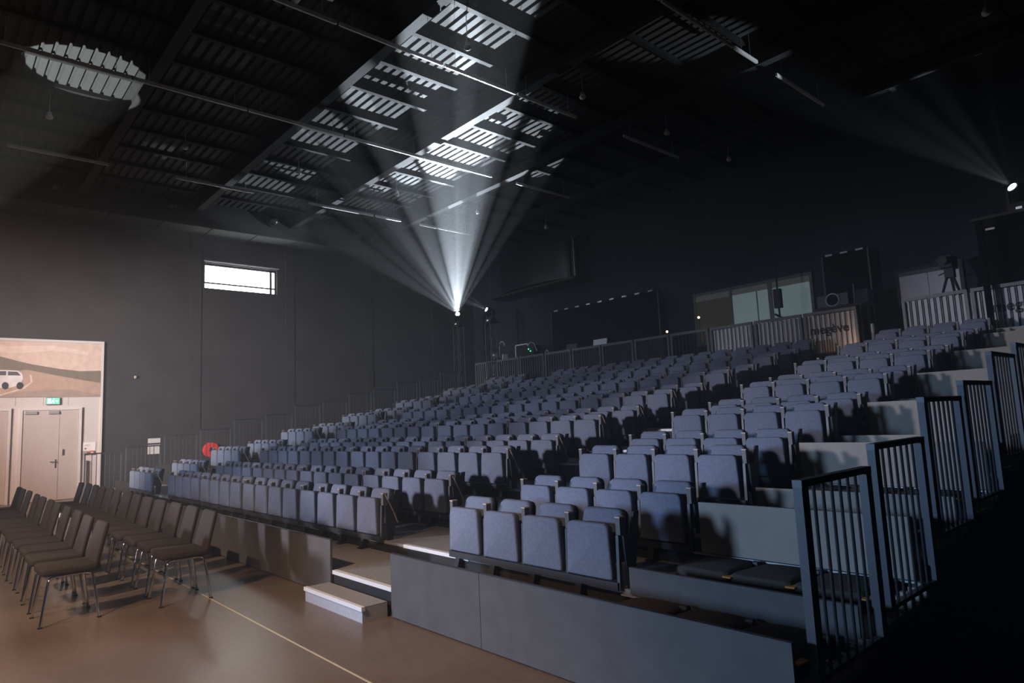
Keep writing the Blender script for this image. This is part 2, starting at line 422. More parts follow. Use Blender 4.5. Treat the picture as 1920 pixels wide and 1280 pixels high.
# back rail along X at Y=12.2
RAILB = mat('back_rail_grey', (.16, .155, .15), .5, .1)
BW = 1.3
BP = bx(-.03, .03, -.03, .03, 0, 1.1).mesh('post', RAILB)
BT = bx(0, BW-.06, -.035, .035, 1.04, 1.11).mesh('top_rail', RAILB)
BBR = bx(0, BW-.06, -.015, .015, .08, .11).mesh('bottom_rail', RAILB)
BBA = MB().tube([(0, 0, .11), (0, 0, 1.04)], .012, 6).mesh('baluster', BALU)
def back_rail(x0, label):
    g = thing('back_rail', label, 'railing', (x0, 12.2, PLZ), 0, 'back guard rails')
    obj('post', BP, g, (.03, 0, 0)); obj('post', BP, g, (BW-.09, 0, 0)); obj('top_rail', BT, g); obj('bottom_rail', BBR, g)
    for i in range(9): obj('baluster', BBA, g, (.03+(BW-.12)*(i+1)/10, 0, 0))
for i in range(11):
    back_rail(-2.69-BW*(i+1)+.06, f'slatted guard rail behind the back row, {ORD[i]} section left of the stair gap')
for i in range(3):
    back_rail(-1.73+BW*i, f'pale slatted guard rail, {ORD[i]} section right of the stair gap')
# warm step lamp in the stair gap
sl = thing('step_lamp', 'small warm step lamp at the foot of the peach banner', 'lamp', (-2.55, 11.62, PLZ))
obj('case', bx(-.06, .06, -.03, .03, 0, .09).mesh('case', BLK), sl)
obj('lens', bx(-.05, .05, .03, .034, .03, .08).mesh('lens', mat('step_lens', (1, .7, .5), .4, emit=(1, .55, .28), estr=3.)), sl)
spot('step_lamp_light', (-2.55, 11.66, PLZ+.07), (-3.0, 12.3, PLZ+.45), 120, .9, 12, (1, .62, .40), .03)
# banners with lettering behind the balusters
BAN = mat('banner_white', (.78, .72, .68), .7)
BAND = mat('banner_grey', (.62, .62, .63), .7)
INK = mat('banner_ink', (.02, .02, .022), .6)
def text_mesh(body, size, material, depth=.002):
    c = bpy.data.curves.new('lettering', 'FONT'); c.body = body; c.size = size; c.extrude = depth; c.offset = .006
    c.align_x = 'CENTER'; c.align_y = 'CENTER'
    o = bpy.data.objects.new('tmp', c); COL.objects.link(o)
    dg = bpy.context.evaluated_depsgraph_get(); dg.update()
    me = bpy.data.meshes.new_from_object(o.evaluated_get(dg)); me.name = 'lettering'
    bpy.data.objects.remove(o); me.materials.clear(); me.materials.append(material); return me
LET = text_mesh('megève', .30, INK)
def banner(x0, x1, label, m_, texts):
    g = thing('banner', label, 'banner', ((x0+x1)/2, 12.26, PLZ))
    w = (x1-x0)/2
    obj('sheet', bx(-w, w, -.006, .006, .10, 1.03).mesh('sheet', m_), g)
    for tx in texts:
        o = obj('lettering', LET, g, (tx-(x0+x1)/2, -.012, .66)); o.rotation_euler = (math.pi/2, 0, 0)
banner(-6.6, -2.72, 'peach-lit white banner lettered megève behind the slatted rail', BAN, [-3.37])
banner(-1.70, 2.1, 'grey banner lettered megève behind the rail at far right', BAND, [.35])

# ------------------------------------------------------------------ loose chairs on the floor
CSEAT = MB().slab(rrect(.47, -.225, .225, .46, .05, .05), -.035, .035, .02).mesh('seat', CHAIRF)
for vv in CSEAT.vertices: vv.co = (vv.co.x, vv.co.z*1.02, .455-vv.co.y+.02*(0 if vv.co.z > 0 else -vv.co.z*2))
CSEAT.flip_normals(); smooth_by_angle(CSEAT, 60)
CBACK = smooth_by_angle(MB().slab(rrect(.455, .43, .835, .42, .04, .05), .17, .21, .016, lambda z: (z-.45)*.25).mesh('backrest', CHAIRF), 60)
def leg(sx, sy):
    return smooth_by_angle(MB().tube([(sx*.20, sy*.10, .415), (sx*.205, sy*.155, .405), (sx*.215, sy*.17, .38), (sx*.245, sy*.225, .0)], .0125, 8).mesh('leg', CHROME), 60)
CLEG = [leg(sx, sy) for sx in (-1, 1) for sy in (-1, 1)]
CRAIL = [MB().tube([(sx*.20, -.10, .415), (sx*.20, .10, .415)], .0125, 8).mesh('side_tube', CHROME) for sx in (-1, 1)]
CFOOT = [bx(sx*.245-.016, sx*.245+.016, sy*.225-.016, sy*.225+.016, 0, .012).mesh('foot', BLK) for sx in (-1, 1) for sy in (-1, 1)]
def chair(x, y, rz, label, group):
    c = thing('stacking_chair', label, 'chair', (x, y, 0), rz, group)
    obj('seat', CSEAT, c); obj('backrest', CBACK, c)
    for lm, fm in zip(CLEG, CFOOT):
        l = obj('leg', lm, c); obj('foot', fm, l)
    for r in CRAIL: obj('side_tube', r, c)
for k in range(13):
    chair(-4.13-.617*k, -1.90+random.uniform(-.015, .015), random.uniform(-.03, .03),
          f'brown chrome-legged chair, row beside the grandstand panel, {ORD[k]} from near end', 'chair row beside the panel')
for k in range(11):
    chair(-4.27-.70*k-(.35 if k > 7 else 0), -2.84+random.uniform(-.015, .015), random.uniform(-.03, .03),
          f'brown chrome-legged chair, row farther out on the floor, {ORD[k]} from near end', 'chair row out on the floor')

# ------------------------------------------------------------------ entrance on the left wall
ent = struct('wall_entrance', bx(XL, XL+.04, -6.0, -.03, 0, 4.43).mesh('wall_entrance', WHITE), 'white clad entrance bay in the charcoal wall')
EDGE = mat('edge_white', (.66, .64, .62), .5)
struct('trim_2', MB().box(XL, XL+.07, -.06, .0, 0, 4.47).box(XL, XL+.07, -6, -.06, 4.40, 4.47).mesh('trim_2', EDGE), 'white edge trim round the entrance bay')
for y in (-3.1, -2.05, -1.42, -.84):
    obj('seam', bx(XL+.04, XL+.043, y-.006, y+.006, 2.62, 2.85).mesh('seam', FASC), ent)
def dbl_door(name, y0, y1, label):
    d = struct(name, MB().box(XL+.04, XL+.10, y0-.07, y0, 0, 2.56).box(XL+.04, XL+.10, y1, y1+.07, 0, 2.56).box(XL+.04, XL+.10, y0, y1, 2.49, 2.56).mesh(name, EDGE), label)
    ys = y0+(y1-y0)*.65
    l1 = obj('leaf', bx(XL+.042, XL+.075, y0+.005, ys-.004, .01, 2.485).mesh('leaf', DOORM), d)
    l2 = obj('leaf', bx(XL+.042, XL+.075, ys+.004, y1-.005, .01, 2.485).mesh('leaf', DOORM), d)
    obj('closer', bx(XL+.075, XL+.12, y0+.05, y0+.32, 2.38, 2.46).mesh('closer', TUBE), l1)
    obj('closer', bx(XL+.075, XL+.12, ys-.27, ys-.02, 2.38, 2.46).mesh('closer', TUBE), l1)
    obj('handle', MB().tube([(XL+.075, ys-.06, 1.06), (XL+.13, ys-.06, 1.06), (XL+.13, ys-.20, 1.06)], .012, 8).mesh('handle', CHROME), l1)
    obj('lock_plate', bx(XL+.075, XL+.08, ys-.08, ys-.04, .88, 1.12).mesh('lock_plate', CHROME), l1)
    obj('pull', MB().tube([(XL+.075, ys+.09, 1.22), (XL+.11, ys+.09, 1.24), (XL+.11, ys+.09, 1.38), (XL+.075, ys+.09, 1.40)], .014, 8).mesh('pull', CHROME), l2)
    return d
dbl_door('door_1', -1.88, -.58, 'closed beige double door under the green exit sign')
dbl_door('door_2', -3.50, -2.20, 'beige door at the picture edge left of the double door')
# poster with printed road scene
po = thing('poster', 'large landscape poster of a white car on a desert road', 'poster', (XL+.04, -1.3, 2.85))
def pp(name, pts, x, col, r=.6):
    return obj(name, MB().prism(pts, 'X', x, x+.002).mesh(name, mat('poster_'+name, col, r, noise=.10, nscale=6)), po)
pp('sky', [(-2.2, 0), (1.23, 0), (1.23, 1.53), (-2.2, 1.53)], .004, (.66, .53, .45))
pp('cloud', [(-1.9, 1.35), (-.8, 1.2), (.1, 1.32), (.9, 1.2), (.9, 1.3), (.1, 1.46), (-.9, 1.40), (-1.8, 1.5)], .007, (.74, .63, .56))
pp('hill', [(-2.2, .3), (1.23, .3), (1.23, .76), (.7, .74), (.2, .80), (-.45, .92), (-.85, 1.03), (-1.15, 1.12), (-2.2, 1.3)], .010, (.20, .165, .13))
pp('road', [(-2.2, 0), (1.23, 0), (1.23, .40), (.7, .50), (.2, .60), (-.25, .70), (-.55, .76), (-.80, .72), (-1.2, .5), (-2.2, .35)], .013, (.46, .33, .26))
pp('verge', [(-2.2, 0), (1.23, 0), (1.23, .06), (.5, .22), (-.1, .20), (-.6, .16), (-1.1, .06), (-2.2, .02)], .016, (.36, .28, .23))
pp('lane_line', [(-1.25, .02), (-1.15, .02), (-.55, .24), (-.38, .42), (-.42, .62), (-.46, .62), (-.43, .42), (-.6, .27)], .018, (.70, .56, .48))
pp('car_body', [(-1.75, .34), (-1.55, .26), (-.90, .26), (-.66, .34), (-.60, .52), (-.63, .66), (-.72, .73), (-1.0, .745), (-1.28, .74), (-1.46, .60), (-1.75, .52)], .020, (.72, .72, .74))
pp('car_glass', [(-1.42, .60), (-1.26, .71), (-.98, .715), (-.98, .60)], .023, (.08, .08, .09))
pp('car_side_glass', [(-.94, .60), (-.94, .71), (-.74, .70), (-.66, .60)], .023, (.10, .10, .11))
pp('car_grille', [(-1.72, .36), (-1.20, .33), (-1.20, .45), (-1.70, .47)], .023, (.07, .07, .075))
for cy in (-.99, -.67):
    pp('car_wheel', [(cy+.075*math.cos(a*.524), .32+.10*math.sin(a*.524)) for a in range(12)], .026, (.03, .03, .03))
# exit sign
ex = thing('exit_sign', 'green and white running-man exit sign above the double door', 'sign', (XL+.04, -1.21, 2.64))
obj('case', bx(0, .06, -.165, .165, 0, .20).mesh('case', mat('sign_case', (.3, .3, .3), .5)), ex)
EXM = mat('exit_green', (.1, .6, .35), .5, emit=(.12, .75, .40), estr=1.2)
EXW = mat('exit_white', (.9, .95, .9), .5, emit=(.75, 1, .85), estr=2.2)
obj('face', bx(.06, .064, -.15, .15, .02, .18).mesh('face', EXM), ex)
obj('door_symbol', bx(.064, .066, -.12, -.05, .035, .165).mesh('door_symbol', EXW), ex)
fig = MB(); fig.tube([(.067, .0, .09), (.067, .015, .13)], .014, 6); fig.ball((.067, .025, .155), .014, 8, 6)
fig.tube([(.067, 0, .09), (.067, -.025, .065), (.067, -.04, .04)], .008, 6); fig.tube([(.067, 0, .09), (.067, .03, .07), (.067, .02, .035)], .008, 6); fig.tube([(.067, .012, .125), (.067, -.02, .11)], .006, 6)
obj('figure', fig.mesh('figure', EXW), ex)
obj('arrow', MB().prism([(.06, .085), (.09, .085), (.09, .06), (.13, .10), (.09, .14), (.09, .115), (.06, .115)], 'X', .064, .066).mesh('arrow', EXW), ex)
# notices, boxes, bar
nb = thing('notice', 'white safety notice on the white wall right of the double door', 'notice', (XL+.04, -.30, 1.31))
obj('sheet', bx(0, .015, -.155, .155, 0, .24).mesh('sheet', mat('paper', (.86, .84, .83), .7)), nb)
obj('print', bx(.015, .017, -.12, .0, .13, .14).mesh('print', FASC), nb)
obj('print', bx(.015, .017, -.12, .02, .16, .17).mesh('print', FASC), nb)
obj('symbol', bx(.015, .017, -.12, -.07, .04, .08).mesh('symbol', mat('dark_red', (.3, .08, .06), .6)), nb)
cb = thing('call_point', 'red alarm call point box under the white notice', 'alarm', (XL+.04, -.235, 1.20))
obj('box', bx(0, .05, -.05, .05, 0, .10).mesh('box', mat('alarm_red', (.65, .10, .07), .5)), cb)
obj('face', bx(.05, .054, -.03, .03, .025, .075).mesh('face', WHITE), cb)
sw = thing('switch_box', 'small grey switch box beside the red call point', 'switch', (XL+.04, -.38, 1.20))
obj('box', bx(0, .04, -.05, .05, 0, .09).mesh('box', FASC), sw); obj('rocker', bx(.04, .05, -.02, .02, .02, .07).mesh('rocker', TUBE), sw)
hb = thing('wall_bar', 'upright white handrail bar on the white wall by the door', 'handle', (XL+.04, -.40, .12))
obj('bar', MB().tube([(.08, 0, 0), (.08, 0, .93)], .035, 10).mesh('bar', EDGE), hb)
for z in (.08, .85): obj('bracket', bx(0, .08, -.015, .015, z-.015, z+.015).mesh('bracket', TUBE), hb)
nb2 = thing('notice', 'pale plan notice on the charcoal wall behind the far rail', 'notice', (XL, 1.39, 1.10))
obj('sheet', bx(0, .015, -.17, .17, 0, .28).mesh('sheet', mat('paper_grey', (.62, .60, .57), .7)), nb2)
obj('header', bx(0, .015, -.17, .17, .33, .47).mesh('header', mat('paper_grey', (.6, .6, .6))), nb2)
hr = thing('fire_hose_reel', 'red fire hose reel on the charcoal wall behind the far seats', 'fire hose', (XL, 3.0, .85))
REDM = mat('hose_red', (.75, .05, .05), .45)
obj('drum', smooth_by_angle(MB().tube([(.05, 0, .27), (.22, 0, .27)], .23, 20).mesh('drum', REDM)), hr)
obj('hub', smooth_by_angle(MB().tube([(.22, 0, .27), (.25, 0, .27)], .08, 14).mesh('hub', BLK)), hr)
obj('mount', bx(0, .05, -.1, .1, .1, .5).mesh('mount', REDM), hr)
db = thing('wall_button', 'small round pale detector on the charcoal wall right of the poster', 'detector', (XL, .85, 3.43))
obj('dome', MB().ball((.02, 0, 0), .05, 12, 8).mesh('dome', FASC, True), db)
obj('base', bx(0, .02, -.04, .04, -.04, .04).mesh('base', TUBE), db)

# ------------------------------------------------------------------ ceiling fixtures
def tube_light(x, y0, y1, label):
    g = thing('linear_luminaire', label, 'ceiling light', (x, y0, 8.27), 0, 'linear luminaires under the roof')
    L = y1-y0
    obj('housing', bx(-.02, .02, 0, L, 0, .06).mesh('housing', TUBEW), g)
    obj('diffuser', bx(-.016, .016, .03, L-.03, -.008, 0).mesh('diffuser', WHITE), g)
    for yy in (.25, L-.25): obj('cable', MB().tube([(0, yy, .06), (0, yy, .51)], .004, 5).mesh('cable', TUBE), g)
sc = lambda y: -3.91+(y+3.91)*.971
lines = [(-14.76, 'row nearest the charcoal wall', [(-2.72, -.68), (.88, 2.98), (4.64, 6.85), (6.95, 7.9), (8.66, 10.92)]),
         (-10.0, 'second row from the charcoal wall', [(-3.4, -1.2), (-1.15, 1.0), (1.04, 3.25), (3.3, 5.5), (5.55, 7.84), (8.78, 11.03)]),
         (-6.14, 'third row from the charcoal wall', [(-1.15, 1.08), (1.13, 3.30), (3.35, 5.2), (5.25, 7.07), (8.79, 11.15)]),
         (-2.42, 'fourth row from the charcoal wall', [(2.8, 5.0), (5.05, 7.33), (7.4, 8.25), (9.05, 11.31)])]
for x, nm, segs in lines:
    for i, (a, c) in enumerate(segs):
        tube_light(x, sc(a), sc(c), f'slim strip luminaire, {nm}, {ORD[i]} from front')
DOMEM = mat('sensor_white', (.75, .75, .75), .4)
SDOME = MB().ball((0, 0, .0), .07, 14, 8, .85).mesh('dome', DOMEM, True)
SROD = MB().tube([(0, 0, .05), (0, 0, .62)], .008, 6).mesh('rod', TUBE)
SCOL = MB().tube([(0, 0, .04), (0, 0, .09)], .045, 12).mesh('collar', TUBE)
for line, x, ys in (('along the second luminaire row', -12.66, (-2.23, .39, 3.15, 6.12, 9.12, 12.2)), ('along the third luminaire row', -5.41, (3.11, 6.17, 9.16, 11.97)), ('over the near end', .9, (9.67,))):
    for i, y in enumerate(ys):
        g = thing('ceiling_sensor', f'small white dome hanging on a rod, {line}, {ORD[i]} from the front', 'sensor', (x, y, 8.3), 0, 'hanging white domes')
        obj('dome', SDOME, g); obj('rod', SROD, g); obj('collar', SCOL, g)
# air nozzles on the bulkhead face
NRING = smooth_by_angle(MB().tube([(0, 0, 0), (.10, 0, 0), (.10, 0, 0)], [.22, .22, .17], 24).mesh('ring', mat('nozzle_black', (.05, .05, .055), .3)))
NBALL = MB().ball((.08, 0, 0), .16, 18, 12).mesh('ball', mat('nozzle_ball', (.07, .07, .075), .18, .5), True)
for i, y in enumerate((-4.5, -1.47, 1.49, 4.62, 7.8, 10.9)):
    g = thing('air_nozzle', f'round black ball air nozzle on the bulkhead, {ORD[i]} from the front', 'air vent', (XL+1.1, y, 8.64), 0, 'ball air nozzles')
    obj('ring', NRING, g); obj('ball', NBALL, g)

# ------------------------------------------------------------------ moving head lamps
LENS = mat('lamp_lens', (1, 1, 1), .3, emit=(.86, .94, 1.0), estr=60.)
HB = bx(-.19, .19, -.14, .14, 0, .14).mesh('base', BLK)
HY = MB().box(-.20, -.15, -.05, .05, .14, .46).box(.15, .20, -.05, .05, .14, .46).box(-.2, .2, -.05, .05, .14, .19).mesh('yoke', BLK)
HH = smooth_by_angle(MB().tube([(0, 0, -.20), (0, 0, -.10), (0, 0, .10), (0, 0, .165)], [.09, .14, .14, .115], 18).mesh('head', BLK))
HL = smooth_by_angle(MB().tube([(0, 0, .160), (0, 0, .172)], [.085, .075], 18).mesh('lens', LENS))
LEDP = mat('status_white', (.8, .8, .8), .4, emit=(.8, .9, 1), estr=.35)
HD = bx(-.05, .05, -.146, -.14, .04, .09).mesh('display', LEDP)
def moving_head(loc, tgt, label, beams, col):
    # loc: lens position
    lv = Vector(loc); d = (Vector(tgt)-lv).normalized()
    pivot = lv-d*.17
    g = thing('moving_head', label, 'stage light', (pivot.x, pivot.y, pivot.z-.42), 0, 'moving head lamps')
    obj('base', HB, g); obj('yoke', HY, g); obj('display', HD, g)
    h = obj('head', HH, g, (0, 0, .42)); h.rotation_euler = d.to_track_quat('Z', 'Y').to_euler()
    obj('lens', HL, h)
    src = lv+d*.03
    for i, (t, ang, blend, pw) in enumerate(beams):
        spot('head_beam', src, t, ang, blend, pw, col, .02)
CW = (.80, .90, 1.0)
H1, H2, H3 = (-17.71, 12.0, 5.97), (-15.89, 12.0, 5.86), (.52, 12.0, 5.75)
K = 66.0
beams1 = []
for t, ang, pw in (((-15.6, 4.2, 8.4), 8, 300), ((-14.4, 4.6, 8.6), 5, 420), ((-13.4, 5.6, 8.9), 7, 600), ((-12.2, 6.0, 8.9), 7, 1000), ((-10.9, 6.4, 8.9), 8, 3200), ((-9.4, 6.4, 8.9), 7, 2600),
                   ((-8.0, 6.2, 8.9), 5, 900), ((-11.0, 3.0, 8.9), 6, 600), ((-8.6, 3.1, 8.9), 7, 1000), ((-6.4, 3.2, 8.9), 7, 2800), ((-5.0, 3.4, 8.9), 6, 3000), ((-13.0, 8.5, 8.5), 5, 260), ((-11.4, 8.5, 8.5), 5, 300),
                   ((-12.28, 3.56, 8.6), 3, 700), ((-10.07, 3.87, 8.6), 3, 800), ((-8.5, 6.58, 8.6), 3, 1100), ((-9.2, 7.94, 8.6), 4, 800), ((-10.5, 9.6, 8.6), 4, 420)):
    beams1.append((t, ang, .35, pw*K))
beams1.append(((-10.5, 5.0, 9.2), 46, .9, 3200))
moving_head(H1, (-10.5, 5.5, 8.9), 'moving head lamp with the brightest white fan of beams', beams1, CW)
beams2 = [((-17.2, 6.5, 8.0), 14, .6, 3500), ((-18.0, 5.5, 7.6), 10, .6, 2200), ((-15.5, 6.0, 9.0), 12, .6, 2200)]
moving_head(H2, (-17.0, 7.0, 8.2), 'smaller moving head lamp just right of the brightest one', beams2, CW)
beams3 = [((-3.4, 6.9, 8.9), 14, .5, 1700), ((-1.7, 12.2, 8.9), 16, 1.0, 1500), ((-.8, 11.9, 8.9), 14, 1.0, 1100), ((.3, 11.8, 8.9), 7, 1.0, 500)]
moving_head(H3, (-1.5, 8.0, 8.6), 'moving head lamp high at the far right edge on a black tower', beams3, CW)
# stands
def tower(x, y, z0, z1, label, w=.30):
    g = thing('lamp_tower', label, 'stand', (x, y, z0))
    h = z1-z0
    for sx in (-1, 1):
        for sy in (-1, 1): obj('upright', MB().tube([(sx*w/2, sy*w/2, 0), (sx*w/2, sy*w/2, h-.03)], .02, 8).mesh('upright', FRAME), g)
    nlev = max(2, int(h/.5))
    br = MB()
    for i in range(nlev+1):
        z = i*(h-.06)/nlev+.02
        for a, c in (((-1, -1), (1, -1)), ((1, -1), (1, 1)), ((1, 1), (-1, 1)), ((-1, 1), (-1, -1))):
            br.tube([(a[0]*w/2, a[1]*w/2, z), (c[0]*w/2, c[1]*w/2, z)], .011, 6)
            if i < nlev: br.tube([(a[0]*w/2, a[1]*w/2, z), (c[0]*w/2, c[1]*w/2, z+(h-.06)/nlev)], .009, 6)
    obj('bracing', br.mesh('bracing', FRAME), g)
    obj('top_plate', bx(-.26, .26, -.22, .22, h-.03, h).mesh('top_plate', BLK), g)
def head_base(loc, tgt):
    lv = Vector(loc); d = (Vector(tgt)-lv).normalized(); return lv-d*.17-Vector((0, 0, .42))
hb1 = head_base(H1, (-10.5, 5.5, 8.9)); hb2 = head_base(H2, (-17.0, 7.0, 8.2)); hb3 = head_base(H3, (-1.5, 8.0, 8.6))
tower(hb1.x, hb1.y, 0, hb1.z, 'black lattice tower under the brightest lamp in the far corner')
tower(hb2.x, hb2.y, PLZ, hb2.z, 'black lattice tower under the smaller lamp')
tw = thing('lamp_tower', 'tall black draped tower at the right edge carrying a lamp', 'stand', (.62, 12.75, PLZ))
obj('drape', bx(-.82, .9, -.25, .45, 0, 2.38).mesh('drape', CLOTH), tw)
obj('top_deck', bx(-.82, .9, -.95, .45, 2.40, hb3.z-PLZ).mesh('top_deck', BLK), tw)
for x in (-.72, .0, .55): obj('clip', bx(x, x+.16, -.27, -.25, 2.31, 2.35).mesh('clip', TUBE), tw)
obj('column', bx(-.75, -.65, -.9, -.8, 0, 2.40).mesh('column', CLOTH), tw)
obj('column', bx(.75, .85, -.9, -.8, 0, 2.40).mesh('column', BLK), tw)

# ------------------------------------------------------------------ back area
# control room window
w2 = MB(); Y0 = YB-.06
for a in ((-8.1, -4.38, Y0, YB, 5.17, 5.26), (-8.1, -4.38, Y0, YB, 3.62, 3.70), (-8.1, -8.02, Y0, YB, 3.7, 5.17), (-6.86, -6.78, Y0, YB, 3.7, 5.17), (-5.66, -5.53, Y0, YB, 3.7, 5.17), (-4.46, -4.38, Y0, YB, 3.7, 5.17)): w2.box(*a)
win2 = struct('window_2', w2.mesh('window_2', mat('ctl_frame', (.10, .10, .10), .5)), 'control room window of three panes in the back wall')
PTEAL = mat('control_glass_lit', (.2, .25, .25), .2, emit=(.30, .42, .42), estr=.32)
PDARK = mat('control_glass_dim', (.05, .05, .045), .2, emit=(.20, .18, .12), estr=.09)
for x0, x1, mm in ((-8.02, -6.86, PDARK), (-6.78, -5.66, PTEAL), (-5.53, -4.46, PTEAL)):
    obj('pane', bx(x0, x1, YB-.04, YB-.02, 3.7, 5.0).mesh('pane', mm), win2)
    obj('blind', bx(x0, x1, YB-.045, YB-.018, 5.0, 5.17).mesh('blind', mat('blind_beige', (.30, .29, .26), .7, emit=(.3, .3, .26), estr=.12 if mm is PTEAL else .03)), win2)
obj('mullion', bx(-6.02, -5.99, YB-.05, YB-.03, 3.7, 5.0).mesh('mullion', FRAME), win2)
# back door
d3 = struct('door_3', MB().box(-2.36, -2.28, YB-.08, YB, PLZ, 4.86).box(-1.0, -.92, YB-.08, YB, PLZ, 4.86).box(-2.28, -1.0, YB-.08, YB, 4.78, 4.86).mesh('door_3', BLK), 'pale panel door in a black frame in the back wall')
PALE = mat('pale_door', (.62, .62, .66), .6)
obj('leaf', bx(-2.28, -1.66, YB-.05, YB-.01, PLZ, 4.68).mesh('leaf', PALE), d3); obj('leaf', bx(-1.65, -1.0, YB-.05, YB-.01, PLZ, 4.68).mesh('leaf', PALE), d3)
obj('transom', bx(-2.28, -1.0, YB-.06, YB-.01, 4.68, 4.78).mesh('transom', FRAME), d3)
# black screens with pale clips
def screen(x0, x1, y, z1, label, clips):
    g = thing('black_screen', label, 'screen', ((x0+x1)/2, y, PLZ)); w = (x1-x0)/2; h = z1-PLZ
    obj('drape', bx(-w, w, -.02, .02, .02, h).mesh('drape', CLOTH), g)
    for s_ in (-1, 1):
        obj('upright', bx(s_*w-.02, s_*w+.02, -.03, .03, 0, h).mesh('upright', FRAME), g)
        obj('foot', bx(s_*w-.03, s_*w+.03, -.25, .25, 0, .03).mesh('foot', BLK), g)
    for i in range(clips):
        x = -w+2*w*(i+.5)/clips
        obj('clip', bx(x-.09, x+.09, -.05, -.02, h-.02, h+.025).mesh('clip', TUBE), g)
screen(-3.92, -2.79, 13.6, 5.5, 'tall black fabric screen beside the projector', 3)
screen(-14.0, -9.15, 13.6, 5.58, 'long black fabric screen on the back wall left of the control window', 9)
# control desk and gear
dk = thing('control_desk', 'long black control desk behind the back rail', 'desk', (-12.4, 12.85, PLZ))
obj('top', bx(-4.1, 4.1, -.35, .35, 1.05, 1.10).mesh('top', BLK), dk)
obj('front', bx(-4.1, 4.1, -.33, -.30, .05, 1.05).mesh('front', BLK), dk)
for x in (-4.0, -1.4, 1.4, 4.0): obj('leg', bx(x-.03, x+.03, -.3, .3, 0, 1.05).mesh('leg', BLK), dk)
DZ = PLZ+1.10
WGEAR = mat('gear_white', (.72, .74, .76), .45)
gl = thing('gooseneck_lamp', 'white gooseneck lamp at the far left of the control desk', 'lamp', (-16.15, 12.8, DZ))
obj('base', bx(-.2, .15, -.1, .1, 0, .09).mesh('base', BLK), gl)
obj('box', bx(-.33, -.2, -.08, .08, 0, .34).mesh('box', WGEAR), gl)
obj('neck', MB().tube([(0, 0, .09), (0, 0, .6), (.03, 0, .72), (.12, 0, .80), (.22, 0, .78), (.30, 0, .66)], .018, 8).mesh('neck', WGEAR), gl)
obj('shade', MB().tube([(.28, 0, .69), (.34, 0, .60)], [.03, .05], 10).mesh('shade', WGEAR), gl)
mx_ = thing('lighting_console', 'small lighting console with pale end cheeks under the gooseneck lamp', 'console', (-15.85, 12.55, DZ))
obj('body', MB().prism([(-.12, 0), (.12, 0), (.12, .16), (-.12, .08)], 'X', -.28, .28).mesh('body', FRAME), mx_)
for s_ in (-1, 1): obj('cheek', bx(s_*.30-.02, s_*.30+.02, -.13, .13, 0, .24).mesh('cheek', WGEAR), mx_)
fr = thing('monitor_frame', 'empty silver monitor frame on the control desk', 'monitor', (-14.86, 12.8, DZ))
obj('screen', bx(-.33, .33, -.01, .01, .14, .5).mesh('screen', BLK), fr)
obj('bezel', MB().box(-.36, -.32, -.025, .02, .08, .56).box(.32, .36, -.025, .02, .08, .56).box(-.36, .36, -.025, .02, .52, .56).mesh('bezel', WGEAR), fr)
obj('stand', bx(-.1, .1, -.1, .1, 0, .14).mesh('stand', FRAME), fr)
rk = thing('amplifier_rack', 'small black rack with two green lights on the control desk', 'rack', (-14.2, 12.75, DZ))
obj('case', bx(-.2, .2, -.15, .15, 0, .42).mesh('case', BLK), rk)
GRN = mat('green_led', (.1, .8, .3), .4, emit=(.05, 1, .3), estr=4.)
for x, z in ((-.08, .30), (.02, .22)): obj('led', MB().ball((x, -.155, z), .022, 8, 6).mesh('led', GRN), rk)
obj('cable', MB().tube([(-.2, -.1, .42), (-.05, -.1, .55), (.15, -.1, .5), (.3, -.1, .2)], .012, 6).mesh('cable', WGEAR), rk)
hp = thing('headphones', 'pale headphones arched on the control desk', 'headphones', (-13.55, 12.8, DZ))
obj('band', MB().tube([(-.09, 0, .04), (-.07, 0, .14), (0, 0, .19), (.07, 0, .14), (.09, 0, .04)], .014, 8).mesh('band', WGEAR), hp)
for s_ in (-1, 1): obj('ear_cup', MB().ball((s_*.09, 0, .05), .045, 10, 6).mesh('ear_cup', BLK), hp)
lp = thing('laptop', 'dark laptop open on the control desk right of the headphones', 'laptop', (-12.5, 12.8, DZ))
obj('base', bx(-.25, .25, -.16, .16, 0, .025).mesh('base', FRAME), lp)
obj('lid', MB().prism([(.14, .025), (.16, .025), (.24, .30), (.22, .30)], 'X', -.25, .25).mesh('lid', FRAME), lp)
ps = thing('paper_sheet', 'white paper sign propped on the control desk', 'paper', (-10.88, 12.6, DZ))
obj('sheet', MB().prism([(0, 0), (.01, 0), (.06, .26), (.05, .26)], 'X', -.29, .29).mesh('sheet', mat('bright_paper', (.9, .9, .9), .7)), ps)
obj('rest', bx(-.2, .2, .03, .09, 0, .04).mesh('rest', BLK), ps)
WARM = mat('warm_led', (1, .8, .5), .4, emit=(1, .72, .40), estr=5.)
for x, z, lab in ((-8.35, 4.06, 'tiny warm work lamp clipped at the right end of the long screen'), (-7.23, 4.33, 'tiny warm work lamp under the dim control window pane')):
    g = thing('work_lamp', lab, 'lamp', (x, 12.8, PLZ))
    obj('stem', MB().tube([(0, 0, 0), (0, 0, z-PLZ)], .012, 6).mesh('stem', BLK), g)
    obj('foot', bx(-.1, .1, -.1, .1, 0, .02).mesh('foot', BLK), g)
    obj('bulb', MB().ball((0, -.01, z-PLZ), .035, 10, 6).mesh('bulb', WARM), g)
